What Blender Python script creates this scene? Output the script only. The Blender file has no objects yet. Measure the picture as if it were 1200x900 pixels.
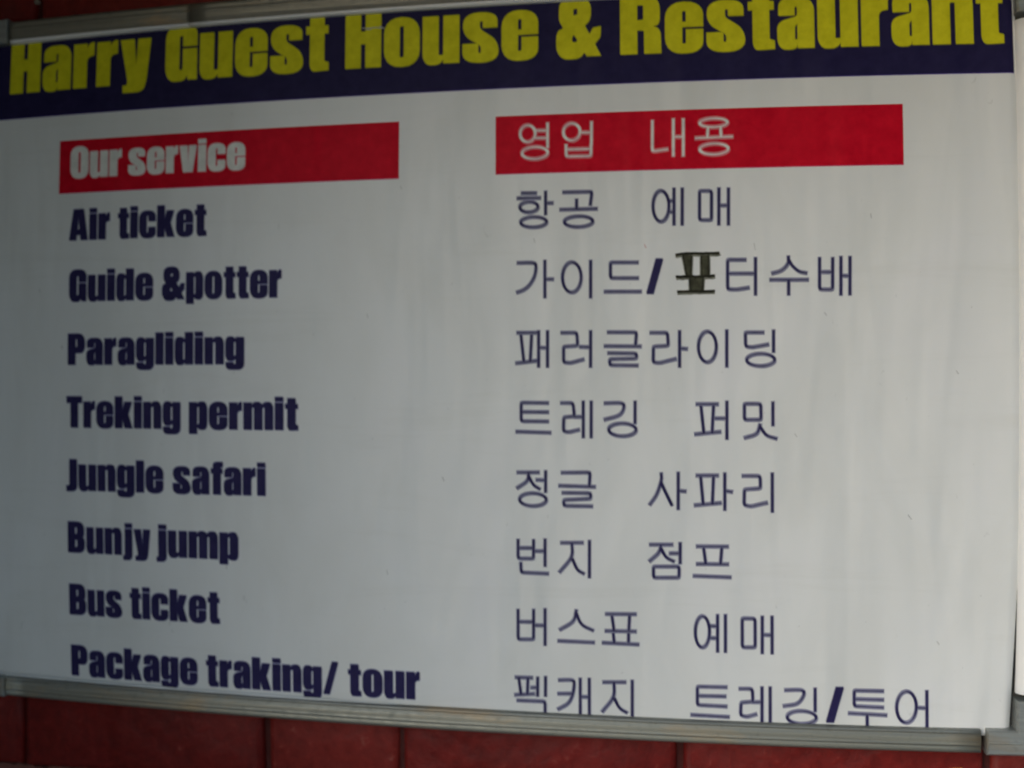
import bpy, math, random, bmesh
from mathutils import Vector
from mathutils.geometry import delaunay_2d_cdt

# ------------------------------------------------------------ camera, sky, sun, exposure
C = bpy.context.scene.collection
scene = bpy.context.scene
ZC = 1.60                       # height of the middle of the sign above the ground
SC = 1.013

cam_d = bpy.data.cameras.new('camera')
cam = bpy.data.objects.new('camera', cam_d)
C.objects.link(cam)
cam.location = (0.1547, -0.910, ZC)
cam.rotation_euler = (math.radians(90.03), math.radians(-0.085), math.radians(9.5688))
cam_d.sensor_width = 36.0
cam_d.lens = 36.0 * 1266.0 / 1200.0 / SC
cam_d.clip_start = 0.02
cam_d.clip_end = 500.0
cam_d.dof.use_dof = True
cam_d.dof.focus_distance = 0.74
cam_d.dof.aperture_fstop = 4.6
scene.camera = cam

SUN_EL, SUN_AZ = math.radians(16), math.radians(220)      # compass bearing: the sky's own convention
world = bpy.data.worlds.new('World')
scene.world = world
world.use_nodes = True
wn = world.node_tree
sky = wn.nodes.new('ShaderNodeTexSky')
sky.sky_type = 'NISHITA'
sky.sun_disc = False
sky.sun_elevation = SUN_EL
sky.sun_rotation = SUN_AZ
sky.air_density = 1.0
sky.dust_density = 1.0
sky.ozone_density = 1.15
wn.links.new(sky.outputs[0], wn.nodes['Background'].inputs[0])
wn.nodes['Background'].inputs[1].default_value = 0.11

sun_d = bpy.data.lights.new('sun', 'SUN')
sun_d.energy = 1.5
sun_d.angle = math.radians(48)
sun_d.color = (.89,.95,1.0)
sun = bpy.data.objects.new('sun', sun_d)
C.objects.link(sun)
# sky rotation r puts the sun at compass direction (sin r, cos r)
sd = Vector((math.sin(SUN_AZ) * math.cos(SUN_EL), math.cos(SUN_AZ) * math.cos(SUN_EL), math.sin(SUN_EL)))
sun.rotation_euler = sd.to_track_quat('Z', 'Y').to_euler()
sun.location = sd * 10

vs = scene.view_settings
vs.view_transform = 'Standard'
vs.look = 'None'
vs.gamma = 1.0
vs.use_curve_mapping = False
vs.exposure = 0.56

rnd = random.Random(4)
ROOF = (-1.6, 2.2, -1.0, ZC + 0.52)      # x0, x1, front edge y, underside z of the added, unseen shading roof
SIDE = (-0.67, -1.03)                     # x of its face, front edge y of the added, unseen wall shading the left

# ------------------------------------------------------------ helpers
def bow(X, Z):
    """the board and its print are not perfectly straight: everything bends by a few mm.  X, Z in mm"""
    x = X / 400.0; z = Z / 400.0
    r2 = x * x + z * z
    k = SC * (0.9977 - 0.0206 * r2)
    return X * k, Z * k

def P(X, Z, Y=0.0):
    """sign millimetres -> metres in the sign's own space (front is -Y)"""
    a, b = bow(X, Z)
    return (a / 1000.0, Y / 1000.0, b / 1000.0)

def link(name, me, mats, parent=None):
    for m in (mats if isinstance(mats, (list, tuple)) else [mats]):
        if me.materials.find(m.name) < 0:
            me.materials.append(m)
    o = bpy.data.objects.new(name, me)
    C.objects.link(o)
    if parent is not None:
        o.parent = parent
    return o

def empty(name, loc):
    o = bpy.data.objects.new(name, None)
    o.empty_display_size = 0.05
    C.objects.link(o)
    o.location = loc
    return o

def mesh_from(verts, faces, smooth=False, matidx=None):
    me = bpy.data.meshes.new('mesh')
    me.from_pydata(verts, [], faces)
    if matidx:
        me.polygons.foreach_set('material_index', matidx)
    if smooth:
        me.polygons.foreach_set('use_smooth', [True] * len(me.polygons))
    me.update()
    return me

# ------------------------------------------------------------ materials
def mat(name, color, rough=0.5, metallic=0.0, spec=0.5):
    m = bpy.data.materials.new(name)
    m.use_nodes = True
    b = m.node_tree.nodes['Principled BSDF']
    b.inputs['Base Color'].default_value = (*color, 1)
    b.inputs['Roughness'].default_value = rough
    b.inputs['Metallic'].default_value = metallic
    b.inputs['Specular IOR Level'].default_value = spec
    return m

def N(m, t, **kw):
    n = m.node_tree.nodes.new(t)
    for k, v in kw.items():
        setattr(n, k, v)
    return n

def noise(m, vec, scale, detail=3, rough=0.55, dist=0.0):
    n = N(m, 'ShaderNodeTexNoise')
    n.inputs['Scale'].default_value = scale
    n.inputs['Detail'].default_value = detail
    n.inputs['Roughness'].default_value = rough
    n.inputs['Distortion'].default_value = dist
    m.node_tree.links.new(vec, n.inputs['Vector'])
    return n.outputs['Fac']

def mapping(m, scale=(1, 1, 1), rot=(0, 0, 0), loc=(0, 0, 0)):
    tc = N(m, 'ShaderNodeTexCoord')
    mp = N(m, 'ShaderNodeMapping')
    mp.inputs['Scale'].default_value = scale
    mp.inputs['Rotation'].default_value = rot
    mp.inputs['Location'].default_value = loc
    m.node_tree.links.new(tc.outputs['Object'], mp.inputs['Vector'])
    return mp.outputs['Vector']

def ramp(m, fac, stops):
    r = N(m, 'ShaderNodeValToRGB')
    while len(r.color_ramp.elements) < len(stops):
        r.color_ramp.elements.new(0.5)
    for e, (p, c) in zip(r.color_ramp.elements, stops):
        e.position = p
        e.color = (*c, 1) if len(c) == 3 else c
    m.node_tree.links.new(fac, r.inputs['Fac'])
    return r.outputs['Color']

def mix(m, fac, a, b, mode='MIX'):
    x = N(m, 'ShaderNodeMix', data_type='RGBA', blend_type=mode)
    L = m.node_tree.links
    for s, v in ((x.inputs[0], fac), (x.inputs[6], a), (x.inputs[7], b)):
        if isinstance(v, (int, float)):
            s.default_value = v
        elif isinstance(v, tuple):
            s.default_value = (*v, 1)
        else:
            L.new(v, s)
    return x.outputs[2]

def math_n(m, op, a, b=None):
    x = N(m, 'ShaderNodeMath', operation=op)
    for s, v in zip(x.inputs, (a, b)):
        if v is None: continue
        if isinstance(v, (int, float)): s.default_value = v
        else: m.node_tree.links.new(v, s)
    return x.outputs[0]

def vinyl_relief(m, amount=1.0):
    """wrinkles of the stretched vinyl, the same over the sheet and everything printed on it"""
    L = m.node_tree.links
    b = m.node_tree.nodes['Principled BSDF']
    v1 = noise(m, mapping(m, (24, 0.2, 5.0)), 1.0, 2, 0.45, 0.5)                 # tall vertical ripples
    v2 = noise(m, mapping(m, (16, 0.2, 3.5), (0, math.radians(-24), 0), (3, 0, 1)), 1.0, 2, 0.5, 0.4)     # slanting creases
    v3 = noise(m, mapping(m, (7, 0.2, 6)), 1.0, 3, 0.5, 0.2)
    v4 = noise(m, mapping(m, (260, 1, 260)), 1.0, 2, 0.5)                        # weave
    h = math_n(m, 'ADD', math_n(m, 'MULTIPLY', v1, 0.45), math_n(m, 'MULTIPLY', v2, 0.75))
    h = math_n(m, 'ADD', h, math_n(m, 'MULTIPLY', v3, 1.2))
    h = math_n(m, 'ADD', h, math_n(m, 'MULTIPLY', v4, 0.006))
    bp = N(m, 'ShaderNodeBump')
    bp.inputs['Strength'].default_value = 1.0
    bp.inputs['Distance'].default_value = 0.0062 * amount
    L.new(h, bp.inputs['Height'])
    L.new(bp.outputs['Normal'], b.inputs['Normal'])

def ink(name, color, rough=0.5, wear=0.12):
    m = mat(name, color, rough, 0, 0.07)
    n = noise(m, mapping(m, (90, 1, 90)), 1.0, 4, 0.65)
    dark = tuple(c * (1 - wear) for c in color)
    lite = tuple(min(1, c * (1 + wear) + 0.004) for c in color)
    m.node_tree.links.new(ramp(m, n, [(0.3, dark), (0.7, lite)]), m.node_tree.nodes['Principled BSDF'].inputs['Base Color'])
    vinyl_relief(m)
    return m

M = {}
m = M['vinyl'] = mat('white_vinyl', (0.775, 0.785, 0.775), 0.42, 0, 0.35)
g = noise(m, mapping(m, (9, 1, 5)), 1.0, 5, 0.6, 0.6)
base = ramp(m, g, [(0.25, (0.725, 0.73, 0.705)), (0.55, (0.775, 0.785, 0.775)), (0.8, (0.785, 0.79, 0.80))])
# small smudges and grime specks
sp = noise(m, mapping(m, (120, 1, 70)), 1.0, 2, 0.5, 1.2)
spm = ramp(m, sp, [(0.74, (0, 0, 0)), (0.80, (1, 1, 1))])
gr = ramp(m, noise(m, mapping(m, (3.0, 1, 30)), 1.0, 5, 0.7, 0.8), [(0.55, (0, 0, 0)), (0.85, (0.35, 0.35, 0.35))])
base = mix(m, gr, base, (0.60, 0.60, 0.55))
base = mix(m, math_n(m, 'MULTIPLY', spm, 0.25), base, (0.30, 0.30, 0.28))
m.node_tree.links.new(base, m.node_tree.nodes['Principled BSDF'].inputs['Base Color'])
vinyl_relief(m)

M['navy_band'] = ink('navy_band_ink', (0.018, 0.014, 0.062))
M['red'] = ink('red_ink', (0.60, 0.0, 0.017))
M['magenta_edge'] = ink('magenta_red_edge_ink', (0.60, 0.03, 0.12))
M['violet_edge'] = ink('violet_edge_ink', (0.10, 0.06, 0.34))
M['yellow'] = ink('yellow_ink', (0.68, 0.64, 0.014))
M['olive'] = ink('olive_shadow_ink', (0.22, 0.20, 0.015))
M['navy'] = ink('navy_ink', (0.026, 0.021, 0.085))
M['lavender'] = ink('pale_violet_blur_ink', (0.25, 0.25, 0.40))
M['slate'] = ink('grey_violet_ink', (0.25, 0.25, 0.355))
M['white_ink'] = ink('white_ink', (0.78, 0.77, 0.72))
M['rose'] = ink('rose_blur_ink', (0.70, 0.26, 0.29))
M['marker'] = ink('black_marker', (0.022, 0.022, 0.014), 0.6, 0.5)
M['marker_faint'] = ink('faint_black_marker', (0.20, 0.20, 0.16), 0.6, 0.4)
M['marker_thin'] = ink('worn_black_marker', (0.055, 0.055, 0.035), 0.6, 0.8)
M['red_pen'] = mat('red_pen', (0.5, 0.12, 0.12), 0.5)
M['scuff'] = mat('grey_scuff', (0.40, 0.40, 0.39), 0.6)

def metal(name, along, tint=(0.42, 0.42, 0.38)):
    """tarnished drawn aluminium, streaked along the rail"""
    m = mat(name, tint, 0.42, 0.55, 0.5)
    b = m.node_tree.nodes['Principled BSDF']
    s1 = (5, 60, 500) if along == 'X' else (500, 60, 5)
    n1 = noise(m, mapping(m, s1), 1.0, 4, 0.6)
    s2 = (9, 3, 30) if along == 'X' else (30, 3, 9)
    n2 = noise(m, mapping(m, s2), 1.0, 4, 0.6, 0.5)
    n3 = noise(m, mapping(m, (160, 160, 160)), 1.0, 3, 0.6)
    d = tuple(c * 0.82 for c in tint); l = tuple(min(1, c * 1.12) for c in tint)
    c = ramp(m, n1, [(0.3, d), (0.7, l)])
    rust = ramp(m, n2, [(0.55, (0, 0, 0)), (0.68, (1, 1, 1))])
    c = mix(m, math_n(m, 'MULTIPLY', rust, 0.6), c, (0.36, 0.26, 0.15))
    dirt = ramp(m, n3, [(0.58, (0, 0, 0)), (0.75, (1, 1, 1))])
    c = mix(m, math_n(m, 'MULTIPLY', dirt, 0.35), c, (0.12, 0.12, 0.10))
    m.node_tree.links.new(c, b.inputs['Base Color'])
    r = ramp(m, n3, [(0.2, (0.34,) * 3), (0.8, (0.6,) * 3)])
    m.node_tree.links.new(r, b.inputs['Roughness'])
    bp = N(m, 'ShaderNodeBump'); bp.inputs['Distance'].default_value = 0.0002; bp.inputs['Strength'].default_value = 0.6
    m.node_tree.links.new(n1, bp.inputs['Height']); m.node_tree.links.new(bp.outputs['Normal'], b.inputs['Normal'])
    return m
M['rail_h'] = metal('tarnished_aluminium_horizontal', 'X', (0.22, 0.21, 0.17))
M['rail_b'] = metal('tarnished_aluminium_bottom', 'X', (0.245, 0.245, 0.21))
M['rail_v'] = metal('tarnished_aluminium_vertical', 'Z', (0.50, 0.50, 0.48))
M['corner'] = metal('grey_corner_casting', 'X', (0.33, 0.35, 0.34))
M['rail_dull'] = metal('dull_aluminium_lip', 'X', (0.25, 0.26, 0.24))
M['lip'] = mat('lit_aluminium_lip', (0.86, 0.86, 0.85), 0.40, 0.0)  # near-white colour paints in the light that the inner lips catch
M['board'] = mat('dark_backing_board', (0.03, 0.03, 0.028), 0.8)
M['steel'] = mat('nail_steel', (0.62, 0.58, 0.45), 0.35, 0.6)

def paint(name, dark, lite, worn=0.3):
    m = mat(name, lite, 0.55, 0, 0.25)
    b = m.node_tree.nodes['Principled BSDF']
    tc = N(m, 'ShaderNodeNewGeometry')
    L = m.node_tree.links
    n1 = noise(m, tc.outputs['Position'], 9, 5, 0.65, 0.4)
    n2 = noise(m, tc.outputs['Position'], 90, 4, 0.7, 0.3)
    n3 = noise(m, tc.outputs['Position'], 22, 2, 0.4, 0.2)
    n4 = noise(m, tc.outputs['Position'], 420, 3, 0.6, 0.1)
    c = ramp(m, math_n(m, 'ADD', math_n(m, 'MULTIPLY', n1, 0.5), math_n(m, 'MULTIPLY', n2, 0.5)), [(0.36, dark), (0.64, lite)])
    chips = ramp(m, n2, [(0.63, (0, 0, 0)), (0.72, (1, 1, 1))])
    c = mix(m, math_n(m, 'MULTIPLY', chips, worn), c, (0.30, 0.09, 0.07))
    L.new(c, b.inputs['Base Color'])
    h = math_n(m, 'ADD', math_n(m, 'MULTIPLY', n2, 0.32), math_n(m, 'MULTIPLY', n3, 1.9))
    h = math_n(m, 'ADD', h, math_n(m, 'MULTIPLY', n4, 0.035))
    bp = N(m, 'ShaderNodeBump'); bp.inputs['Distance'].default_value = 0.004; bp.inputs['Strength'].default_value = 0.8
    L.new(h, bp.inputs['Height']); L.new(bp.outputs['Normal'], b.inputs['Normal'])
    return m
M['brick'] = paint('red_painted_brick', (0.10, 0.005, 0.004), (0.215, 0.012, 0.009))
M['brick2'] = paint('red_painted_brick_faded', (0.12, 0.008, 0.006), (0.25, 0.021, 0.015), 0.6)
M['mortar'] = paint('red_painted_mortar', (0.045, 0.004, 0.003), (0.07, 0.007, 0.005))
M['pale_mortar'] = paint('worn_pale_mortar', (0.13, 0.045, 0.035), (0.22, 0.09, 0.07))
M['ground'] = paint('dusty_paving', (0.15, 0.15, 0.147), (0.20, 0.20, 0.195), 0.0)
M['soffit'] = paint('shade_roof_grey', (0.10, 0.10, 0.10), (0.14, 0.14, 0.14), 0.0)  # for the added shading roof
M['plaster'] = paint('cream_bounce_plaster', (0.42, 0.395, 0.35), (0.50, 0.47, 0.42), 0.0)  # for the added side wall, lightened to bounce warm light onto the left
M['orange'] = mat('orange_paper', (0.62, 0.20, 0.03), 0.6)

# ------------------------------------------------------------ ground, brick wall, and a roof and side wall added out of view for shade
def plain_box(name, x0, x1, y0, y1, z0, z1, m, bev=0.004):
    bm = bmesh.new()
    bmesh.ops.create_cube(bm, size=1)
    for v in bm.verts:
        v.co = Vector(((x0 + x1) / 2 + v.co.x * (x1 - x0), (y0 + y1) / 2 + v.co.y * (y1 - y0), (z0 + z1) / 2 + v.co.z * (z1 - z0)))
    if bev:
        bmesh.ops.bevel(bm, geom=bm.edges[:], offset=bev, segments=1, affect='EDGES')
    me = bpy.data.meshes.new('mesh'); bm.to_mesh(me); bm.free()
    return link(name, me, m)

ground = link('ground', mesh_from([(-150, -150, 0), (150, -150, 0), (150, 150, 0), (-150, 150, 0)], [(0, 1, 2, 3)]), M['ground'])
ground['kind'] = 'structure'
roof = plain_box('shade_roof', ROOF[0], ROOF[1], ROOF[2], 0.25, ROOF[3], ROOF[3] + 0.12, M['soffit'])  # unseen, added to darken the top of the sign
roof['kind'] = 'structure'
side = plain_box('shade_wall', SIDE[0] - 0.2, SIDE[0], SIDE[1], -0.0, 0.0, ROOF[3] - 0.003, M['plaster'])  # unseen, added to darken the left of the sign
side['kind'] = 'structure'

WY = 0.024                                         # face of the brickwork
wall = empty('brick_wall', (0, WY, 0)); wall['kind'] = 'structure'
bed = link('mortar', mesh_from([(-1.4, 0.0065, 0), (1.9, 0.0065, 0), (1.9, 0.0065, ROOF[3]), (-1.4, 0.0065, ROOF[3]),
                                (-1.4, 0.2, 0), (1.9, 0.2, 0), (1.9, 0.2, ROOF[3]), (-1.4, 0.2, ROOF[3])],
                               [(0, 1, 2, 3), (1, 5, 6, 2), (5, 4, 7, 6), (4, 0, 3, 7)]), M['mortar'], wall)

def brick_mesh(w, h, seed):
    r = random.Random(seed)
    bm = bmesh.new()
    bmesh.ops.create_cube(bm, size=1)
    for v in bm.verts:
        v.co = Vector((v.co.x * w + r.uniform(-.0012, .0012), v.co.y * 0.05 + 0.025 + (r.uniform(-.0012, .0012) if v.co.y < 0 else 0), v.co.z * h + r.uniform(-.0012, .0012)))
    e = [e for e in bm.edges if all(v.co.y < 0.02 for v in e.verts)]
    bmesh.ops.bevel(bm, geom=e, offset=0.0065, segments=2, profile=0.55, affect='EDGES')
    for f in bm.faces: f.smooth = True
    me = bpy.data.meshes.new('brick'); bm.to_mesh(me); bm.free()
    return me
CH = 0.0795                                        # course height with its joint
GAP = 0.0045
full = {}
def brick_at(xa, xb, zc, k):
    w = round(xb - xa - GAP, 3)
    key = (w, k % 4)
    if key not in full:
        full[key] = brick_mesh(w, CH - 0.006, hash(key) % 1000)
        full[key].materials.append(M['brick2'] if k % 4 == 3 else M['brick'])
    o = bpy.data.objects.new('brick', full[key]); C.objects.link(o); o.parent = wall
    o.location = ((xa + xb) / 2, rnd.uniform(-0.0018, 0.0018), zc)
    o.rotation_euler = (rnd.uniform(-.004, .004), rnd.uniform(-.003, .003), rnd.uniform(-.004, .004))
bed_z = ZC - 0.3700                                # the bed joint seen at the foot of the picture
k = 0
for course in range(-4, 12):
    zc = bed_z + CH * (course + 0.5)
    if course == 0:
        xs = [-1.225, -0.98, -0.735, -0.479, -0.2335, -0.1047, 0.1452, 0.3960, 0.650, 0.895, 1.14]
    elif course == 9:
        xs = [-1.21, -0.965, -0.7125, -0.4655, -0.215, 0.03, 0.275, 0.52, 0.765, 1.01]
    else:
        off = (0.1225 if course % 2 else 0.0) + rnd.uniform(-.012, .012)
        xs = [-1.20 + off + 0.245 * i for i in range(10)]
    for a, b in zip(xs, xs[1:]):
        brick_at(a, b, zc, k); k += rnd.choice((1, 2, 3))
pm = []
pf = []
n = 60
for i in range(n + 1):
    x = -0.62 + 0.34 * i / n
    zz = bed_z + rnd.uniform(-.0006, .0006)
    wd = 0.0035 * (0.5 + rnd.random())
    pm += [(x, 0.0008, zz - wd), (x, 0.0008, zz + wd), (x, 0.02, zz - wd), (x, 0.02, zz + wd)]
for i in range(n):
    a = 4 * i
    pf += [(a, a + 4, a + 5, a + 1), (a + 1, a + 5, a + 7, a + 3), (a, a + 2, a + 6, a + 4)]
link('pale_mortar_joint', mesh_from(pm, pf), M['pale_mortar'], wall)

# ------------------------------------------------------------ the signboard
sign = empty('signboard', (0, 0, ZC))
sign['label'] = 'white vinyl guest house service board in tarnished metal frame on red painted brick wall'
sign['category'] = 'sign'

SL, SR, SB, ST = -518.0, 421.0, -288.5, 336.0      # edges of the vinyl sheet, mm
def dip(X, Z):
    """how far the sheet stands back (+) from the print plane: it curls back under the frame"""
    y = 0.0
    for d, w, a in ((SR - X, 8.0, 3.4), (Z - SB, 3.5, 1.6), (ST - Z, 2.4, 1.4), (X - SL, 9.0, 3.0)):
        if d < w:
            y += a * (1 - max(d, 0) / w) ** 2
    return y

def slant(X, Z):
    """the sheet is cut a little short towards its lower right corner"""
    t = min(max((-120 - Z) / 160, 0), 1)
    return 4.6 * t * max(0, (X - 395) / 25.5)

def cuts(a, b, step, extra=()):
    n = max(1, round((b - a) / step))
    s = {round(a + (b - a) * i / n, 3) for i in range(n + 1)} | {round(e, 3) for e in extra if a < e < b}
    return sorted(s)

def patch(X0, X1, Z0, Z1, up, step=10, extra_x=(), extra_z=()):
    xs = cuts(X0, X1, step, extra_x); zs = cuts(Z0, Z1, step, extra_z)
    vv = [P(x - slant(x, z), z, dip(x, z) - up) for z in zs for x in xs]
    ff = [(j * len(xs) + i, j * len(xs) + i + 1, (j + 1) * len(xs) + i + 1, (j + 1) * len(xs) + i) for j in range(len(zs) - 1) for i in range(len(xs) - 1)]
    return vv, ff
EX = [SR - d for d in (1, 2, 3.5, 5, 7, 9)] + [SL + d for d in (1, 2, 3.5, 5, 7, 9)]
EZ = [SB + d for d in (.5, 1, 2, 3, 3.5)] + [ST - d for d in (.5, 1, 1.6, 2.4)]
vv, ff = patch(SL, SR, SB, ST, 0, 10, EX, EZ)
sheet = link('sheet', mesh_from(vv, ff, True), M['vinyl'], sign)
bd = plain_box('backing_board', -0.515, 0.421, 0.006, 0.022, -0.274, 0.324, M['board'], 0)
bd.parent = sign

def printed(name, X0, X1, Z0, Z1, up, m, label=None, parent=sheet):
    vv, ff = patch(X0, X1, Z0, Z1, up, 10, EX, EZ)
    o = link(name, mesh_from(vv, ff, True), m, parent)
    if label: o['label'] = label
    return o
printed('header_band', SL + 0.2, SR - 2.8, 256.4, ST - 0.2, 0.15, M['navy_band'], 'dark navy band across the top of the board')
printed('band_edge', SL + 0.2, SR - 2.8, 255.7, 257.2, 0.10, M['violet_edge'])
printed('red_bar', -435.2, -99.6, 181.1, 231.0, 0.15, M['red'], 'red bar behind the English heading')
printed('red_bar', -13.4, 327.3, 181.7, 231.6, 0.15, M['red'], 'red bar behind the Korean heading')
printed('bar_edge', -435.2, -99.6, 180.2, 181.8, 0.08, M['magenta_edge'])
printed('bar_edge', -13.4, 327.3, 180.8, 182.4, 0.08, M['magenta_edge'])

# ---- heavy condensed Latin capitals and small letters: outlines on a cap height of 100, points (x, y, corner radius)
G = {}
def gl(ch, w, *cs): G[ch] = (w, cs)
gl('H', 62, [(0,0),(27,0),(27,42),(35,42),(35,0),(62,0),(62,100),(35,100),(35,64),(27,64),(27,100),(0,100)])
gl('a', 57, [(57,0),(57,85,22),(2,85,22),(2,55),(27,55),(27,70,3),(31,70,3),(31,53,4),(0,44,12),(0,-2,18),(29,-2,9),(31,8),(31,0)], [(27,14,2),(27,37,3),(31,41,1),(31,14,2)])
gl('r', 41, [(0,0),(27,0),(27,57,8),(41,60),(41,85),(32,84,5),(27,74),(27,83),(0,83)])
gl('y', 59, [(0,83),(27,83),(31,34),(34,83),(59,83),(51,2,8),(45,-16,14),(6,-16),(6,-3),(14,-3,3),(15,5,3)])
gl('G', 61, [(61,62),(61,102,24),(0,102,26),(0,-2,26),(36,-2,9),(42,8),(44,0),(61,0),(61,57),(33.5,57),(33.5,18,3),(27,18,3),(27,82,3),(33.5,82,3),(33.5,62)])
gl('u', 62, [(0,83),(27,83),(27,14,2.5),(35,14,2.5),(35,83),(62,83),(62,0),(35,0),(35,7),(28,-2,8),(0,-2,20)])
gl('e', 60, [(60,42.5),(60,85,28),(0,85,28),(0,-2,26),(60,-2,26),(60,38),(33,38),(33,14,2.5),(27,14,2.5),(27,42.5)], [(27,51),(27,70,2.5),(33,70,2.5),(33,51)])
gl('s', 60, [(58,58),(58,85,26),(1,85,26),(1,46,14),(31,27,6),(31,14,2.5),(26.5,14,2.5),(26.5,31),(0,31),(0,-2,26),(60,-2,26),(60,34,15),(29,56,6),(29,70,2.5),(34,70,2.5),(34,58)])
gl('t', 40, [(7,97),(33,97),(33,80),(40,80),(40,66),(33,66),(33,16,3),(41,14),(41,0),(24,-1,5),(7,-1,14),(7,66),(0,66),(0,80),(7,80)])
gl('o', 61, [(0,-2,28),(61,-2,28),(61,85,28),(0,85,28)], [(27,14,3),(27,70,3),(34,70,3),(34,14,3)])
gl('R', 66, [(0,0),(0,100),(63,100,24),(63,49,12),(52,46,2),(64,41,10),(65,0),(38,0),(38,40,4),(27,40),(27,0)], [(27,57),(27,83),(37,83,3),(37,57,3)])
gl('n', 62, [(0,0),(27,0),(27,69,2.5),(35,69,2.5),(35,0),(62,0),(62,85,20),(34,85,8),(27,76),(27,83),(0,83)])
gl('&', 80, [(80,0),(54,0),(50,7,2),(42,-4,12),(0,-4,24),(0,44,14),(13,49,3),(5,62,6),(5,102,24),(62,102,24),(62,62,14),(51,53,3),(60,37),(66,48,2),(80,50),(79,32,3),(69,21)], [(28,25,3),(28,33,4),(31,38,1),(38,28,2),(36,24,2)], [(31,70,2),(30,82,3),(38,83,3),(38,72,2)])
gl('A', 68, [(0,0),(26,0),(28,17),(40,17),(42,0),(68,0),(53,100),(15,100)], [(30.5,34),(34,74),(37.5,34)])
gl('i', 27, [(0,0),(27,0),(27,83),(0,83)], [(0,88),(27,88),(27,101),(0,101)])
gl('c', 59, [(59,52),(59,85,26),(0,85,26),(0,-2,26),(59,-2,26),(59,32),(33,32),(33,14,2.5),(27,14,2.5),(27,70,2.5),(33,70,2.5),(33,52)])
gl('k', 62, [(0,0),(27,0),(27,28),(34,0),(62,0),(48,46),(60,83),(34,83),(27,58),(27,100),(0,100)])
gl('d', 60, [(60,0),(60,100),(33,100),(33,78),(26,85,8),(0,85,22),(0,-2,22),(26,-2,8),(33,6),(33,0)], [(27,14,2.5),(27,70,2.5),(33,70,2.5),(33,14,2.5)])
gl('p', 60, [(0,-15),(27,-15),(27,5),(34,-2,8),(60,-2,22),(60,85,22),(34,85,8),(27,78),(27,83),(0,83)], [(27,14,2.5),(27,70,2.5),(33,70,2.5),(33,14,2.5)])
gl('P', 60, [(0,0),(27,0),(27,38),(60,38,24),(60,100,24),(0,100)], [(27,56),(27,83),(33,83,2.5),(33,56,2.5)])
gl('g', 60, [(60,83),(33,83),(33,77),(26,85,8),(0,85,22),(0,10,20),(26,10,8),(33,17),(33,-1,2.5),(27,-1,2.5),(27,5),(1,5),(1,-17,18),(60,-17,20)], [(27,25,2.5),(27,70,2.5),(33,70,2.5),(33,25,2.5)])
gl('l', 27, [(0,0),(27,0),(27,100),(0,100)])
gl('T', 56, [(14.5,0),(41.5,0),(41.5,80),(56,80),(56,100),(0,100),(0,80),(14.5,80)])
gl('m', 94, [(0,0),(27,0),(27,69,2.5),(33.5,69,2.5),(33.5,0),(60.5,0),(60.5,69,2.5),(67,69,2.5),(67,0),(94,0),(94,85,18),(67,85,8),(60,77,2),(53,85,8),(34,85,8),(27,76),(27,83),(0,83)])
gl('J', 38, [(11,100),(38,100),(38,-3,18),(0,-3),(0,14),(11,14,4)])
gl('f', 38, [(7,0),(33,0),(33,66),(39,66),(39,80),(33,80),(33,86,3),(40,87),(40,101),(7,101,16),(7,80),(0,80),(0,66),(7,66)])
gl('B', 64, [(0,0),(0,100),(61,100,24),(61,56,11),(54,51,2),(63,46,9),(63,0,24)], [(27,60),(27,83),(34,83,3),(34,60,3)], [(27,17),(27,42),(35,42,3),(35,17,3)])
gl('j', 33, [(6,83),(33,83),(33,-16,16),(0,-16),(0,-3),(6,-3,3)], [(6,88),(33,88),(33,101),(6,101)])
gl('v', 58, [(0,83),(27,83),(30,30),(32,83),(58,83),(45,0),(13,0)])
gl('/', 48, [(0,0),(20,0),(48,101),(28,101)])
gl('O', 62, [(0,-2,28),(62,-2,28),(62,102,28),(0,102,28)], [(27,16,3),(27,84,3),(35,84,3),(35,16,3)])

def rounded(pts, seg=5):
    out = []; n = len(pts)
    for i, p in enumerate(pts):
        a = Vector(pts[i - 1][:2]); b = Vector(p[:2]); c = Vector(pts[(i + 1) % n][:2])
        r = p[2] if len(p) > 2 else 0
        if r <= 0: out.append(b); continue
        r1 = min(r, (a - b).length * 0.5); r2 = min(r, (c - b).length * 0.5)
        if r > 12:                       # tall, flat-sided rounds of a condensed face
            r1 = min(r * 1.0, (a - b).length * 0.5); r2 = min(r * 1.0, (c - b).length * 0.5)
        s = b + (a - b).normalized() * r1; e = b + (c - b).normalized() * r2
        k = 0.60
        h1 = s + (b - s) * k; h2 = e + (b - e) * k
        m_ = seg if r > 5 else 3
        for j in range(m_ + 1):
            t = j / m_; u = 1 - t
            out.append(s * u**3 + h1 * (3 * u * u * t) + h2 * (3 * u * t * t) + e * t**3)
    return out

def word_loops(word, x0, x1, base, cap):
    gap = 5.2
    tot = sum(G[c][0] for c in word) + gap * (len(word) - 1)
    sx = (x1 - x0) / tot; sy = cap / 100.0
    x = 0; loops = []
    for c in word:
        w, cs = G[c]
        loops.append([[(x0 + (x + v.x) * sx, base + v.y * sy) for v in rounded(q)] for q in cs])
        x += w + gap
    return loops

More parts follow.
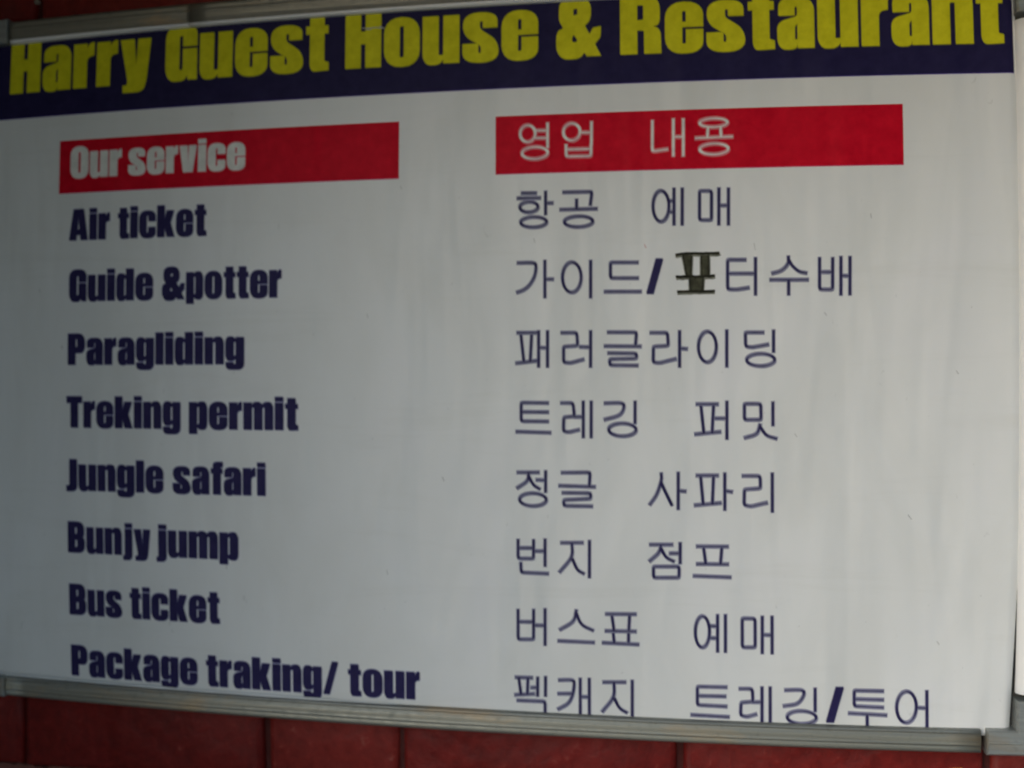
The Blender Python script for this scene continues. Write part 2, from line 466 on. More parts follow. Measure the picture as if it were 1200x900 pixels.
def fill(groups):
    """triangulate each glyph's outlines (with their holes) -> flat verts (X, Z) and faces"""
    vs_, fs = [], []
    for loops in groups:
        pts = []; polys = []
        for lp in loops:
            q = []
            for p in lp:
                if not q or math.hypot(p[0] - q[-1][0], p[1] - q[-1][1]) > 0.02: q.append(p)
            if math.hypot(q[0][0] - q[-1][0], q[0][1] - q[-1][1]) < 0.02: q.pop()
            o = len(pts); n = len(q)
            pts += [Vector(p) for p in q]; polys.append(tuple(range(o, o + n)))
        v, e, f, *_ = delaunay_2d_cdt(pts, [], polys, 2, 1e-5)
        o = len(vs_)
        vs_ += [(p.x, p.y) for p in v]
        for t in f:
            ar = sum(v[t[i]].x * v[t[(i + 1) % len(t)]].y - v[t[(i + 1) % len(t)]].x * v[t[i]].y for i in range(len(t)))
            fs.append(tuple(o + i for i in (t if ar > 0 else reversed(t))))
    return vs_, fs

SWX, SWZ = 0.75, -1.55                # reach (mm) of ink copies imitating hand-shake blur, and of the title's shadow print

class Print:
    def __init__(s): s.v = []; s.f = []; s.m = []
    def add(s, vv, ff, up, mi, dx=0, dz=0):
        o = len(s.v)
        s.v += [P(x + dx, z + dz, dip(x + dx, z + dz) - up) for x, z in vv]
        s.f += [tuple(o + i for i in f) for f in ff]; s.m += [mi] * len(ff)
    def build(s, name, mats, label, parent=sheet):
        me = bpy.data.meshes.new('mesh'); me.from_pydata(s.v, [], s.f)
        for m_ in mats: me.materials.append(m_)
        me.polygons.foreach_set('material_index', s.m); me.update()
        o = link(name, me, mats, parent)
        if label: o['label'] = label
        return o

def latin_line(words, base, cap, mats, label, soft=0.5):
    for w, a, b in words:
        pr = Print()
        vv, ff = fill(word_loops(w, a, b, base, cap))
        pr.add(vv, ff, 0.34, 0)
        pr.add(vv, ff, 0.26, 1, SWX * soft, SWZ * soft)
        pr.add(vv, ff, 0.21, 1, -SWX * soft, -SWZ * soft)
        pr.build('lettering', mats, label)

T_ = (M['yellow'], M['olive'])
latin_line([('Harry', -493.0, -340.8)], 281.0, 51.2, T_, 'yellow word Harry in the header')
latin_line([('Guest', -325.6, -166.0)], 281.0, 51.2, T_, 'yellow word Guest in the header')
latin_line([('House', -149.8, 23.7)], 281.0, 51.2, T_, 'yellow word House in the header')
latin_line([('&', 39.6, 78.0)], 281.0, 51.2, T_, 'yellow ampersand in the header')
latin_line([('Restaurant', 94.5, 410.0)], 281.0, 51.2, T_, 'yellow word Restaurant in the header')
latin_line([('Our', -423, -368.7), ('service', -361.7, -244.1)], 194.6, 29.4, (M['white_ink'], M['rose']), 'white heading Our service on red')
B_ = (M['navy'], M['lavender'])
for base, lab, words in (
        (135.6, 'Air ticket', [('Air', -423.1, -380.0), ('ticket', -371.5, -281.5)]),
        (77.9, 'Guide &potter', [('Guide', -422.3, -334.4), ('&potter', -325.1, -208.0)]),
        (18.2, 'Paragliding', [('Paragliding', -423.2, -243.4)]),
        (-40.8, 'Treking permit', [('Treking', -424.5, -306.1), ('permit', -297.6, -191.9)]),
        (-100.0, 'Jungle safari', [('Jungle', -425.0, -323.5), ('safari', -314.0, -222.8)]),
        (-158.9, 'Bunjy jump', [('Bunjy', -424.0, -337.4), ('jump', -331.0, -249.4)]),
        (-218.1, 'Bus ticket', [('Bus', -423.5, -367.6), ('ticket', -359.4, -268.5)]),
        (-276.6, 'Package traking/ tour', [('Package', -422.9, -291.4), ('traking/', -282.6, -155.1), ('tour', -146.0, -80.4)])):
    latin_line(words, base, 28.9, B_, 'navy line reading ' + lab)

# ---- Hangul, drawn stroke by stroke (mm on the sheet): L line, S smooth curve, P closed box, E ellipse cx cz rx rz, F solid
HANGUL = """
1 영|E 14.7 215.6 6.6 7.3|L 21.3 218.0 31.6 217.6|L 21.3 211.6 31.6 211.2|L 31.9 223.9 31.9 203.1|E 20.9 198.6 11.2 5.2
1 업|E 52.7 215.7 7.2 7.4|L 59.8 214.9 69.2 214.6|L 69.6 223.7 69.5 204.8|L 47.9 204.6 47.9 194.7 69.1 194.4 69.2 204.0|L 47.9 200.7 69.2 200.5
1 내|L 121.2 222.9 121.0 196.8 133.9 198.3|L 138.8 223.7 138.6 192.6|L 138.7 208.7 146.5 208.5|L 147.1 223.5 146.9 192.4
1 용|E 172.3 219.7 11.6 3.7|L 167.7 216.1 167.1 208.0|L 178.1 216.2 178.4 208.0|L 157.3 207.0 187.9 207.5|E 172.5 197.4 11.9 4.6
2 항|L 9.5 164.2 22.1 163.8|L 5.8 159.8 25.6 159.6|E 15.8 152.0 7.9 4.5|L 30.2 164.8 30.2 145.5|L 30.2 155.0 36.4 154.9|E 19.9 138.9 11.3 4.4
2 공|L 45.3 163.9 69.9 163.8 68.5 152.7|L 56.8 157.3 56.8 149.3|L 42.7 149.1 74.1 149.1|E 58.5 138.5 12.2 4.6
2 예|E 128.1 150.1 6.7 13.1|L 134.5 154.4 139.0 154.3|L 134.4 145.1 138.9 145.0|L 139.0 164.7 138.9 134.4|L 145.9 164.6 145.7 134.3
2 매|P 160.3 162.3 170.2 162.1 170.0 137.6 160.1 137.8|L 176.3 164.0 176.1 133.8|L 176.2 149.7 184.1 149.6|L 184.2 163.8 184.0 133.7
3 가|S 5.9 104.1 19.5 103.9 21.9 100.9 20.8 92.9 16.8 85.6 11.4 81.0 5.3 78.7|L 29.6 105.5 29.6 74.4|L 29.6 89.8 36.7 89.7
3 이|E 52.7 91.1 8.0 12.9|L 68.7 104.8 68.7 73.9
3 드|L 108.6 102.9 85.5 103.3 85.5 90.0 108.8 89.7|L 80.6 78.6 111.2 78.3
3 /|F 123.7 105.8 129.8 105.7 121.6 76.4 115.7 76.5
3 터|L 198.1 103.9 183.2 104.1 183.1 79.5 191.2 79.2 200.7 80.7|L 183.2 92.6 205.4 92.4|L 206.1 105.2 206.0 75.0
3 수|S 233.0 106.2 232.7 100.5 227.6 94.9 219.5 92.2|S 233.0 103.9 236.3 98.5 241.6 93.9 247.6 92.3|L 218.1 87.1 248.9 86.8|L 233.1 86.7 233.1 74.8
3 배|L 258.4 104.6 258.2 78.7 268.8 78.6 269.0 104.5|L 258.3 93.1 268.9 93.0|L 275.7 105.3 275.5 74.5|L 275.6 90.0 282.9 89.6|L 283.0 105.2 282.8 74.5
4 패|L 5.8 44.3 22.9 44.2|L 9.0 42.3 11.5 20.2|L 18.2 42.2 17.1 20.2|L 4.7 18.2 22.9 20.3|L 24.2 45.5 24.3 15.3|L 24.3 31.5 31.6 31.2|L 31.9 45.4 31.9 15.3
4 러|L 43.7 44.0 57.0 44.0 57.7 33.0 45.7 32.2 45.7 18.8 51.7 18.3 63.0 21.4|L 59.7 32.0 68.3 31.7|L 68.7 45.2 68.7 15.2
4 글|L 83.3 44.2 107.5 44.1 106.6 33.6|L 80.6 32.6 111.1 32.2|L 83.5 26.7 107.5 26.3 107.5 22.0 84.9 21.5 84.9 16.5 108.5 16.1
4 라|L 119.0 43.6 133.3 43.6 134.0 32.7 121.6 32.0 121.4 18.7 126.8 18.2 140.5 21.7|L 143.4 44.8 143.4 15.2|L 143.4 30.4 149.6 30.0
4 이|E 166.4 31.6 7.4 12.8|L 182.4 45.2 182.4 15.3
4 딩|L 212.6 43.4 197.6 43.5 197.9 31.8 203.2 31.1 216.6 33.5|L 220.7 45.0 220.7 27.4|E 210.2 20.7 11.5 5.1
5 트|L 32.6 -15.7 9.3 -15.5 9.3 -31.4 32.6 -31.4|L 9.9 -23.4 32.6 -23.5|L 5.1 -40.3 34.7 -41.0
5 레|L 43.5 -15.6 53.8 -15.6 55.1 -26.9 46.0 -27.7 45.6 -39.5 50.2 -40.5 59.3 -38.2|L 55.1 -27.4 62.3 -27.3|L 62.5 -14.4 62.6 -44.5|L 69.3 -14.4 69.3 -44.5
5 깅|S 80.6 -15.7 94.7 -15.6 96.9 -19.1 93.0 -25.7 80.4 -29.6|L 106.3 -14.3 106.3 -32.2|E 95.7 -38.0 11.6 5.4
6 정|L 6.1 -75.2 24.7 -74.9|S 15.9 -75.9 14.3 -82.6 5.7 -88.8|S 15.9 -78.3 19.9 -85.3 25.4 -89.1|L 22.6 -81.3 29.6 -81.5|L 30.5 -73.9 30.5 -91.4|E 19.6 -98.3 11.6 5.5
6 글|L 44.2 -74.9 68.5 -74.3 67.9 -85.4|L 42.1 -86.0 72.7 -86.5|L 44.9 -92.0 69.1 -91.9 69.1 -96.6 46.1 -98.1 46.1 -103.0 70.4 -103.1
5 퍼|L 157.4 -16.1 175.2 -16.1|L 161.1 -17.7 163.6 -40.2|L 171.5 -17.6 170.4 -40.1|L 156.3 -41.3 177.4 -39.1|L 172.9 -27.9 181.7 -27.9|L 182.5 -14.0 182.6 -44.8
5 밋|P 196.9 -15.7 210.3 -15.7 210.6 -28.9 196.9 -29.0|L 220.2 -14.5 220.3 -33.3|S 209.8 -32.8 206.9 -40.5 197.0 -44.1|S 209.8 -34.6 215.1 -41.6 223.2 -44.5
6 사|S 128.3 -74.4 128.3 -80.3 124.8 -91.7 118.9 -100.8|S 128.3 -82.1 131.9 -89.9 137.3 -100.8|L 142.5 -73.6 142.6 -104.0|L 142.5 -88.7 148.7 -89.1
6 파|L 157.6 -75.7 175.5 -75.5|L 161.1 -77.0 163.3 -99.5|L 171.7 -76.8 170.9 -99.4|L 156.2 -100.7 178.0 -98.4|L 181.0 -73.8 181.2 -104.0|L 181.1 -88.2 187.1 -89.1
6 리|L 195.6 -75.6 210.0 -75.5 210.4 -85.8 197.2 -86.9 197.0 -99.9 202.6 -101.0 216.0 -97.6|L 219.9 -73.4 220.2 -105.0
7 번|L 6.8 -133.1 6.8 -149.1 20.2 -148.9 20.2 -133.0|L 6.8 -140.1 20.2 -139.8|L 20.6 -142.4 29.8 -142.2|L 30.1 -132.2 30.2 -154.8|L 9.2 -152.9 9.6 -161.1 32.9 -161.5
7 지|L 43.8 -134.7 62.6 -134.2|S 53.2 -135.3 52.7 -146.8 42.7 -159.9|S 53.6 -148.0 57.9 -157.1 63.4 -160.6|L 68.1 -132.5 68.2 -163.5
7 점|L 119.1 -134.5 138.1 -134.1|S 128.4 -135.2 126.3 -141.5 118.9 -148.6|S 128.6 -137.8 132.8 -144.7 139.2 -148.2|L 135.8 -141.5 143.8 -141.3|L 144.4 -132.7 144.5 -149.5|P 122.2 -153.0 143.7 -152.4 143.7 -161.8 122.3 -162.4
7 프|L 158.2 -135.1 184.1 -134.8|L 163.9 -136.5 165.7 -149.0|L 178.9 -136.2 178.0 -148.8|L 158.4 -149.9 184.3 -149.6|L 155.8 -160.0 186.5 -160.5
8 버|L 6.9 -193.6 7.0 -219.2 20.4 -218.7 20.4 -193.1|L 6.9 -203.9 20.4 -203.6|L 20.8 -206.4 30.0 -206.3|L 30.3 -192.2 30.4 -223.0
8 스|S 57.1 -192.2 54.4 -201.8 42.9 -209.6|S 57.1 -194.3 61.7 -204.0 71.5 -209.1|L 41.7 -219.1 72.5 -219.4
8 표|L 82.3 -194.5 107.8 -193.9|L 87.5 -196.0 89.3 -207.9|L 102.4 -195.5 101.9 -207.5|L 82.1 -209.0 107.9 -208.6|L 88.7 -211.0 89.6 -218.3|L 101.7 -210.6 101.7 -217.9|L 79.8 -219.3 110.2 -219.7
8 예|E 163.5 -207.1 5.9 13.3|L 170.1 -201.9 175.7 -202.0|L 169.7 -212.1 175.8 -212.1|L 175.9 -192.6 176.3 -223.4|L 182.4 -192.4 182.8 -223.4
8 매|P 196.3 -194.8 206.9 -194.7 207.3 -218.9 196.7 -219.2|L 212.8 -192.9 213.2 -223.5|L 213.0 -208.1 220.8 -208.2|L 220.8 -192.7 221.3 -223.5
9 펙|L 4.8 -252.5 19.5 -252.2|L 7.7 -253.4 9.6 -266.9|L 15.6 -253.1 15.2 -266.6|L 4.3 -267.9 21.2 -266.2|L 18.5 -260.8 23.8 -260.5|L 24.1 -251.8 24.1 -267.7|L 30.9 -251.0 30.9 -267.4|L 6.4 -272.6 30.6 -272.4 30.7 -283.9
9 캐|S 42.4 -253.2 53.5 -252.7 55.6 -255.7 54.3 -265.3 50.5 -273.1 41.7 -278.8|L 41.8 -265.0 54.6 -264.4|L 60.8 -251.1 61.0 -283.5|L 60.9 -266.8 68.1 -266.8|L 68.5 -250.9 68.8 -283.9
9 지|L 80.4 -253.3 99.5 -252.5|S 89.7 -253.7 89.1 -265.9 79.9 -278.9|S 90.1 -266.9 94.5 -274.9 100.7 -278.8|L 105.1 -251.0 105.4 -283.8
9 트|L 184.2 -253.5 159.8 -253.8 160.0 -269.6 184.4 -270.0|L 160.3 -261.7 183.4 -261.4|L 155.1 -278.3 186.4 -278.9
9 레|L 194.8 -254.4 205.4 -254.1 206.2 -265.0 196.3 -266.1 196.1 -277.1 201.4 -278.2 209.4 -275.5|L 206.2 -265.4 213.2 -265.1|L 213.4 -252.6 213.9 -283.2|L 220.1 -252.4 220.7 -283.7
9 깅|S 232.4 -254.3 246.0 -253.9 247.8 -257.9 242.7 -265.3 231.3 -267.9|L 257.0 -252.2 257.4 -271.2|E 246.5 -277.0 12.0 5.5
9 /|F 274.0 -250.5 280.5 -250.3 272.9 -280.2 266.4 -280.4
9 투|L 312.5 -252.7 288.9 -252.8 289.2 -266.0 312.8 -266.5|L 289.6 -260.0 312.7 -260.0|L 285.0 -272.1 315.6 -272.9|L 299.9 -273.7 300.2 -283.7
9 어|E 331.7 -265.6 8.0 13.2|L 339.9 -265.8 347.7 -266.0|L 347.8 -251.8 348.8 -283.3
M 포|T 139.9 109.0 149.4 109.7 161.6 109.8 173.1 109.7 176.5 110.4|T 140.1 90.3 152.1 90.5 164.3 90.6 172.6 91.1|T 141.4 78.0 157.4 78.1 172.6 78.2|F 145.3 109.1 154.2 108.3 153.4 89.8 149.1 89.8|F 160.9 108.2 168.1 108.3 168.3 90.6 160.9 90.1|F 151.4 90.2 164.0 90.1 163.1 77.8 151.7 77.9
"""
def strip(pts, halfw, closed=False):
    """a band of direction-dependent width along a polyline -> verts, faces"""
    n = len(pts); vv = []; ff = []
    for i in range(n):
        a = pts[i - 1] if (i > 0 or closed) else None
        c = pts[(i + 1) % n] if (i < n - 1 or closed) else None
        b = pts[i]
        d1 = (b - a).normalized() if a is not None else (c - b).normalized()
        d2 = (c - b).normalized() if c is not None else d1
        n1 = Vector((-d1.y, d1.x)); n2 = Vector((-d2.y, d2.x))
        w1 = halfw(d1); w2 = halfw(d2)
        # intersection of the two offset lines
        den = n1.x * n2.y - n1.y * n2.x
        if abs(den) > 0.15:
            ox = (w1 * n2.y - w2 * n1.y) / den; oy = (n1.x * w2 - n2.x * w1) / den
            o = Vector((ox, oy))
            if o.length > 3.5 * max(w1, w2): o = o.normalized() * 3.5 * max(w1, w2)
        else:
            nn = (n1 + n2).normalized(); o = nn * (w1 + w2) / 2
        vv += [(b.x + o.x, b.y + o.y), (b.x - o.x, b.y - o.y)]
    for i in range(n if closed else n - 1):
        j = (i + 1) % n
        ff.append((2 * i, 2 * i + 1, 2 * j + 1, 2 * j))
    return vv, ff

def catmull(p, seg=5):
    q = [p[0] * 2 - p[1]] + p + [p[-1] * 2 - p[-2]]; out = []
    for i in range(1, len(q) - 2):
        for j in range(seg):
            t = j / seg
            out.append(0.5 * ((2 * q[i]) + (q[i + 1] - q[i - 1]) * t + (2 * q[i - 1] - 5 * q[i] + 4 * q[i + 1] - q[i + 2]) * t * t + (3 * q[i] - q[i - 1] - 3 * q[i + 1] + q[i + 2]) * t ** 3))
    return out + [p[-1]]

def soften(p, r, closed):
    out = []; n = len(p)
    for i in range(n):
        if not closed and i in (0, n - 1): out.append(p[i]); continue
        a, b, c = p[i - 1], p[i], p[(i + 1) % n]
        r1 = min(r, (a - b).length * .4); r2 = min(r, (c - b).length * .4)
        s = b + (a - b).normalized() * r1; e = b + (c - b).normalized() * r2
        out += [s, s * .25 + b * .5 + e * .25, e]
    return out

PEN = 2.9                           # pen width, mm
SW = Vector((SWX, SWZ))
def w_out(d): return (PEN + abs(SW.x * d.y - SW.y * d.x)) / 2 * 0.89
def w_in(d): return max(PEN - 1.25 * abs(SW.x * d.y - SW.y * d.x), 0.55) / 2
def draw_glyph(pr, parts, idx):
    lift = 0.0
    for s in parts:
        t = s.split(); k = t[0]; a = list(map(float, t[1:]))
        closed = k in 'PE'
        if k == 'E':
            pts = [Vector((a[0] + a[2] * math.cos(u), a[1] + a[3] * math.sin(u))) for u in (2 * math.pi * i / 28 for i in range(28))]
        else:
            pts = [Vector((a[i], a[i + 1])) for i in range(0, len(a), 2)]
            if k == 'S': pts = catmull(pts)
            elif k in 'LP' and (len(pts) > 2): pts = soften(pts, 1.7, closed)
        if k == 'F':
            vv = [(p.x, p.y) for p in pts]; q = tuple(range(len(vv)))
            area = sum(vv[i][0] * vv[(i + 1) % len(vv)][1] - vv[(i + 1) % len(vv)][0] * vv[i][1] for i in range(len(vv)))
            if area < 0: q = tuple(reversed(q))
            pr.add(vv, [q], 0.40 + lift, 0)
            pr.add(vv, [q], 0.25 + lift * .5, 1, SWX * .5, SWZ * .5)
            pr.add(vv, [q], 0.20 + lift * .5, 1, -SWX * .5, -SWZ * .5)
            continue
        if not closed:                # the sweep also lengthens each stroke's ends
            for e, f in ((0, 1), (-1, -2)):
                d = (pts[e] - pts[f]).normalized()
                pts[e] = pts[e] + d * (0.15 * PEN)
        vv, ff = strip(pts, w_in, closed); pr.add(vv, ff, 0.40 + lift, 0)
        if not closed:
            po = list(pts)
            for e, f in ((0, 1), (-1, -2)):
                d = (pts[e] - pts[f]).normalized()
                po[e] = po[e] + d * (abs(SW.dot(d)) * 0.45 + 0.1)
            pts = po
        vv, ff = strip(pts, w_out, closed); pr.add(vv, ff, 0.22 + lift, 1)
        lift += 0.012

rows = {}
for ln in HANGUL.strip().split('\n'):
    h, *parts = ln.split('|'); row, ch = h.split()
    rows.setdefault(row, []).append((ch, parts))
WORDS = {'1': (2, 2), '2': (2, 2), '3': (4, 3), '4': (7,), '5': (3, 2), '6': (2, 3), '7': (2, 2), '8': (3, 2), '9': (3, 6)}
def glyph_x(parts): return float(parts[0].split()[1])
for row, gs in rows.items():
    if row == 'M': continue
    gs.sort(key=lambda g: glyph_x(g[1]))
    i = 0
    for cnt in WORDS[row]:
        pr = Print()
        for ch, parts in gs[i:i + cnt]: draw_glyph(pr, parts, i)
        pr.build('lettering', (M['white_ink'], M['rose']) if row == '1' else (M['navy'], M['slate']),
                 ('white' if row == '1' else 'navy') + ' Korean word ' + ''.join(c for c, _ in gs[i:i + cnt]))
        i += cnt

# the syllable gone over by hand with a black marker
pr = Print()
def strokes(lst, w, up, mi, jit=0.25):
    for q, pts in enumerate(lst):
        p = catmull([Vector(a) for a in pts], 6) if len(pts) > 2 else [Vector(pts[0]).lerp(Vector(pts[1]), i / 6) for i in range(7)]
        p = [v + Vector((rnd.uniform(-jit, jit), rnd.uniform(-jit, jit))) for v in p]
        vv, ff = strip(p, lambda d: w / 2, False)
        pr.add(vv, ff, up + q * 0.008, mi)
for t in rows['M'][0][1]:
    a = list(map(float, t.split()[1:])); pts = [(a[i], a[i + 1]) for i in range(0, len(a), 2)]
    if t[0] == 'T':
        strokes([pts], 2.3, 0.42, 0); strokes([[(x + .3, z - 0.9) for x, z in pts]], 3.6, 0.24, 1)
    else:                              # blocked in with the side of the pen
        (x0, z0), (x1, z1), (x2, z2), (x3, z3) = pts
        w0 = x1 - x0; w1 = x2 - x3; n = 8
        L_ = []; R_ = []
        for i in range(n + 1):
            f = i / n
            pinch = 0.5 * math.sin(math.pi * f)
            L_.append((x0 + (x3 - x0) * f + pinch + rnd.uniform(-.15, .15), z0 + (z3 - z0) * f))
            R_.append((x1 + (x2 - x1) * f - pinch + rnd.uniform(-.15, .15), z1 + (z2 - z1) * f))
        pr.add([p for q in zip(L_, R_) for p in q], [(2 * i, 2 * i + 2, 2 * i + 3, 2 * i + 1) for i in range(n)], 0.36 + 0.01 * (x0 % 3), 2)
        strokes([[(x0 + .7, z0), (x3 + .7, z3)], [(x1 - .7, z1), (x2 - .7, z2)]], 1.3, 0.46, 0, 0.15)
        pr.add([(x0 - .8, z0), (x1 + .8, z1), (x2 + .8, z2), (x3 - .8, z3)], [(0, 3, 2, 1)], 0.20 + 0.01 * (x0 % 3), 1)
pr.build('marker_lettering', (M['marker'], M['marker_faint'], M['marker_thin']), 'Korean syllable overwritten with black marker')

# small nicks, pen ticks and scuffs on the vinyl
pr = Print()
for pts, w, mi in (([( -0 + 113.9, 118.4), (114.9, 116.9), (115.4, 114.8)], 0.45, 1),
                   ([(-98.0, 174.0), (-97.0, 171.0)], 0.5, 0), ([(300.0, 141.2), (300.6, 137.0)], 0.6, 0), ([(368, 12), (370, 9)], 0.6, 0),
                   ([(330, -106), (333, -110)], 0.7, 0), ([(-128, 62), (-127, 58)], 0.5, 0), ([(-430, 36), (-429, 33)], 0.8, 0), ([(238, -40), (240, -43)], 0.5, 0),
                   ([(-262, -161), (-261, -168)], 0.6, 0), ([(-110, -163), (-109, -167)], 0.5, 0), ([(205, 118), (206, 112)], 0.4, 0), ([(-455, 90), (-454, 87)], 0.6, 0),
                   ([(262, 60), (264, 57)], 0.5, 0), ([(20, 125), (21, 121)], 0.4, 0), ([(355, -210), (357, -213)], 0.6, 0), ([(-60, -80), (-58, -84)], 0.6, 0)):
    q = [Vector(a) for a in pts]
    vv, ff = strip(q, lambda d, w=w: w / 2); pr.add(vv, ff, 0.12, mi)
for i in range(46):
    x = rnd.uniform(-500, 410); z = rnd.uniform(-270, 170); a = rnd.uniform(0, 6.28); l = rnd.uniform(0.4, 1.7)
    q = [Vector((x, z)), Vector((x + math.cos(a) * l, z + math.sin(a) * l))]
    vv, ff = strip(q, lambda d: 0.16); pr.add(vv, ff, 0.12, 0)
for pts, w in (([(-134.5, 317.2), (-129.0, 316.4), (-122.0, 316.9), (-115.5, 315.9)], 0.9), ([(-118, 318.0), (-113.8, 315.4)], 1.0), ([(-131, 315.6), (-126, 315.2)], 0.6)):
    vv, ff = strip([Vector(a) for a in pts], lambda d, w=w: w / 2); pr.add(vv, ff, 0.5, 0)
pr.build('scuff_marks', (M['scuff'], M['red_pen']), None)['kind'] = 'stuff'

# ------------------------------------------------------------ the frame: four rails and four corner pieces
# section of a rail: t across (0 = inner edge), y = height of the face towards the viewer (mm)
PROF = [(-1.6, -3.4), (-1.6, 3.2), (-0.9, 4.6), (0.4, 5.4), (1.8, 5.5), (2.6, 5.0), (3.4, 5.0), (4.6, 5.8), (7.0, 6.3), (10.0, 6.5), (12.6, 6.5), (13.3, 7.0), (13.9, 6.6),
        (14.6, 5.9), (15.6, 6.2), (18.0, 6.5), (19.8, 6.4), (20.8, 5.8), (21.6, 4.6), (22.0, 2.5), (22.0, -23.0)]
PROF_R = [(-1.6, -3.4), (-1.6, -0.6), (-0.4, 1.6), (1.2, 3.6), (3.0, 5.2), (5.0, 6.4), (7.4, 7.3), (9.0, 7.6), (12.2, 7.0), (13.2, 6.2), (14.0, 5.6),
          (14.8, 6.3), (16.2, 7.2), (18.0, 7.3), (19.6, 6.9), (20.8, 6.0), (21.6, 4.6), (22.0, 2.5), (22.0, -23.0)]
def rail(fixed, a, b, axis, sgn, m, label, lip, ws=1.0, PROF=PROF, nlip=4):
    n = 40; vv = []; ff = []; mi = []
    for i in range(n + 1):
        s = a + (b - a) * i / n
        for t, y in PROF:
            wob = 0.12 * math.sin(s * 0.013 + t)
            q = fixed + sgn * (t * ws + wob)
            vv.append(P(s, q, -y) if axis == 'X' else P(q, s, -y))
    k = len(PROF)
    for i in range(n):
        for j in range(k - 1):
            q = (i * k + j, (i + 1) * k + j, (i + 1) * k + j + 1, i * k + j + 1)
            if (axis == 'X') == (sgn < 0): q = tuple(reversed(q))
            ff.append(q); mi.append(1 if j < nlip else 0)
    for e in (0, n):
        ff.append(tuple(e * k + j for j in range(k))); mi.append(0)
    me = mesh_from(vv, ff, True, mi)
    me.materials.append(m); me.materials.append(lip)
    o = link('frame_rail', me, [], sign)
    if label: o['label'] = label
    return o
IT, IB, IR, IL = 331.0, -283.2, 421.3, -514.0       # inner edges of the rails
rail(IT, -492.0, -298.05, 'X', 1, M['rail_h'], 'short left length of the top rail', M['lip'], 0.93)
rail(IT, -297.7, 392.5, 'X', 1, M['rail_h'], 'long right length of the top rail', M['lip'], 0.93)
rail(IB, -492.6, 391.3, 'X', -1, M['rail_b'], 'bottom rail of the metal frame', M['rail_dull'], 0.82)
rail(IR, -252.0, 300.0, 'Z', 1, M['rail_v'], 'right rail of the metal frame', M['lip'], 1.0, PROF_R, 6)  # sloped section and wide pale lip carry the rail's painted highlight
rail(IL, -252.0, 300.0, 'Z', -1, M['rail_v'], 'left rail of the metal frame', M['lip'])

# a folded strip of vinyl stands up in front of the sheet along the left half of the bottom rail
fv = []; ff = []
n = 60
for i in range(n + 1):
    x = -513.0 + 470.0 * i / n
    hgt = 3.3 * (1 - max(0, (i / n - 0.72) / 0.28) ** 1.5) + 0.25 * math.sin(i * 0.9) + 0.2 * math.sin(i * 0.37)
    fv += [P(x, -284.4, -4.6), P(x, -283.0, -4.0), P(x, -284.0 + hgt * 0.75, -3.0), P(x, -283.6 + hgt, -1.6)]
for i in range(n):
    for j in range(3):
        a = 4 * i + j
        ff.append((a, a + 4, a + 5, a + 1))
link('folded_edge', mesh_from(fv, ff, True), M['vinyl'], sign)

def corner(cx, cz, sx, sz, arm_x, arm_z, w=22.6):
    """L-shaped corner casting; (cx, cz) is the inner corner of the frame, sx/sz point outwards"""
    v = w if sz > 0 else 18.6
    outline = [(-1.9, -1.9), (-arm_x, -1.9), (-arm_x, v), (w - 5, v), (w - 1.5, v - 1.5), (w, v - 5), (w, -arm_z), (-1.9, -arm_z)]
    inner = [(-0.6, -0.6), (-arm_x + 1.0, -0.6), (-arm_x + 1.0, v - 1.6), (w - 5.6, v - 1.6), (w - 2.6, v - 2.6), (w - 1.6, v - 5.6), (w - 1.6, -arm_z + 1.0), (-0.6, -arm_z + 1.0)]
    ridge_o = [(8.2, 8.2), (-arm_x + 1.0, 8.2), (-arm_x + 1.0, 9.6), (9.6, 9.6)]
    vv = []
    for lst, y in ((outline, 23.0), (outline, -7.2), (inner, -8.8)):
        vv += [P(cx + sx * a, cz + sz * b, y) for a, b in lst]
    n = len(outline); ff = []
    for L_ in (0, 1):
        for i in range(n):
            j = (i + 1) % n
            ff.append((L_ * n + i, L_ * n + j, (L_ + 1) * n + j, (L_ + 1) * n + i))
    ff.append(tuple(2 * n + i for i in (0, 1, 2, 3, 4))); ff.append(tuple(2 * n + i for i in (0, 4, 5, 6, 7)))
    # raised rib along the horizontal arm
    o = len(vv)
    for lst, y in ((ridge_o, -8.6), ([(9.2, 8.7), (-arm_x + 1.6, 8.7), (-arm_x + 1.6, 9.1), (9.2, 9.1)], -9.5)):
        vv += [P(cx + sx * a, cz + sz * b, y) for a, b in lst]
    for i in range(4):
        j = (i + 1) % 4; ff.append((o + i, o + j, o + 4 + j, o + 4 + i))
    ff.append((o + 4, o + 5, o + 6, o + 7))
    me = mesh_from(vv, ff)
    bm = bmesh.new(); bm.from_mesh(me); bmesh.ops.recalc_face_normals(bm, faces=bm.faces[:]); bm.to_mesh(me); bm.free()
    return link('corner_bracket', me, M['corner'], sign)
corner(IR, IB, 1, -1, 25.5, 26.5)
corner(IR, IT, 1, 1, 25.5, 26.5)
corner(IL, IB, -1, -1, 20.5, 26.5)
corner(IL, IT, -1, 1, 20.5, 26.5)

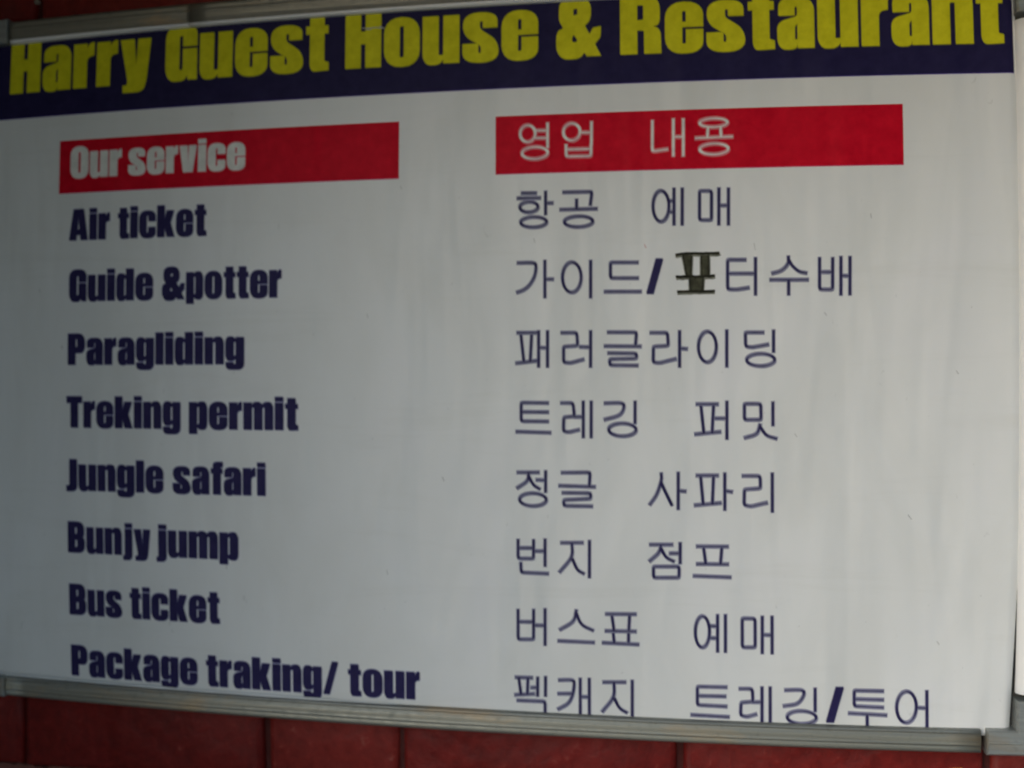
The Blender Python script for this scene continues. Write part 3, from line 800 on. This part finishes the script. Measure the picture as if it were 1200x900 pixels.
# ------------------------------------------------------------ loose small things
# bent nail driven into the joint above the frame
bm = bmesh.new()
def tube(bm, pts, r, seg=8):
    rings = []
    for i, p in enumerate(pts):
        d = (pts[min(i + 1, len(pts) - 1)] - pts[max(i - 1, 0)]).normalized()
        a = d.orthogonal().normalized(); b = d.cross(a)
        rr = r[i] if isinstance(r, list) else r
        rings.append([bm.verts.new(p + (a * math.cos(2 * math.pi * j / seg) + b * math.sin(2 * math.pi * j / seg)) * rr) for j in range(seg)])
    for A, B in zip(rings, rings[1:]):
        for j in range(seg):
            bm.faces.new((A[j], A[(j + 1) % seg], B[(j + 1) % seg], B[j]))
    bm.faces.new(rings[0][::-1]); bm.faces.new(rings[-1])
nail = empty('bent_nail', (-0.445, WY, ZC + 0.372))
nail['label'] = 'small bent nail hooked over the top rail of the frame at upper left'; nail['category'] = 'nail'
tube(bm, [Vector(p) for p in ((0, 0.02, 0.006), (0, -0.020, 0.004), (0.0, -0.031, 0.000), (0.0015, -0.0345, -0.008), (0.003, -0.0355, -0.019))], [.0014, .0014, .0014, .0013, .0012])
me = bpy.data.meshes.new('mesh'); bm.to_mesh(me); bm.free(); link('shank', me, M['steel'], nail)
bm = bmesh.new(); tube(bm, [Vector((0.003, -0.0355, -0.019)), Vector((0.0032, -0.0357, -0.0202))], .0026, 12)
me = bpy.data.meshes.new('mesh'); bm.to_mesh(me); bm.free(); link('nail_head', me, M['steel'], nail)

# scrap of orange paper stuck on the brick under the lower right corner
sc = [(-9, 3.5), (-4, 4.6), (2, 5.0), (6, 1.0), (11, -4.0), (15, -9), (9, -11.5), (1, -11), (-4, -7), (-7, -2)]
vv = [(0, -0.0018, -0.003)] + [(x / 1000, -0.0006 - 0.001 * abs(math.sin(i * 1.7)), z / 1000) for i, (x, z) in enumerate(sc)]
vv += [(x, y + 0.0006, z) for x, y, z in vv]
n = len(sc); ff = []
for i in range(n):
    a, b = 1 + i, 1 + (i + 1) % n
    ff += [(0, a, b), (n + 1, n + 1 + b, n + 1 + a), (a, n + 1 + a, n + 1 + b, b)]
scrap = link('paper_scrap', mesh_from(vv, ff), M['orange'])
scrap.location = (0.3735, WY - 0.0008, ZC - 0.3215)
scrap['label'] = 'small torn orange paper scrap stuck on red brick below the frame'; scrap['category'] = 'paper scrap'
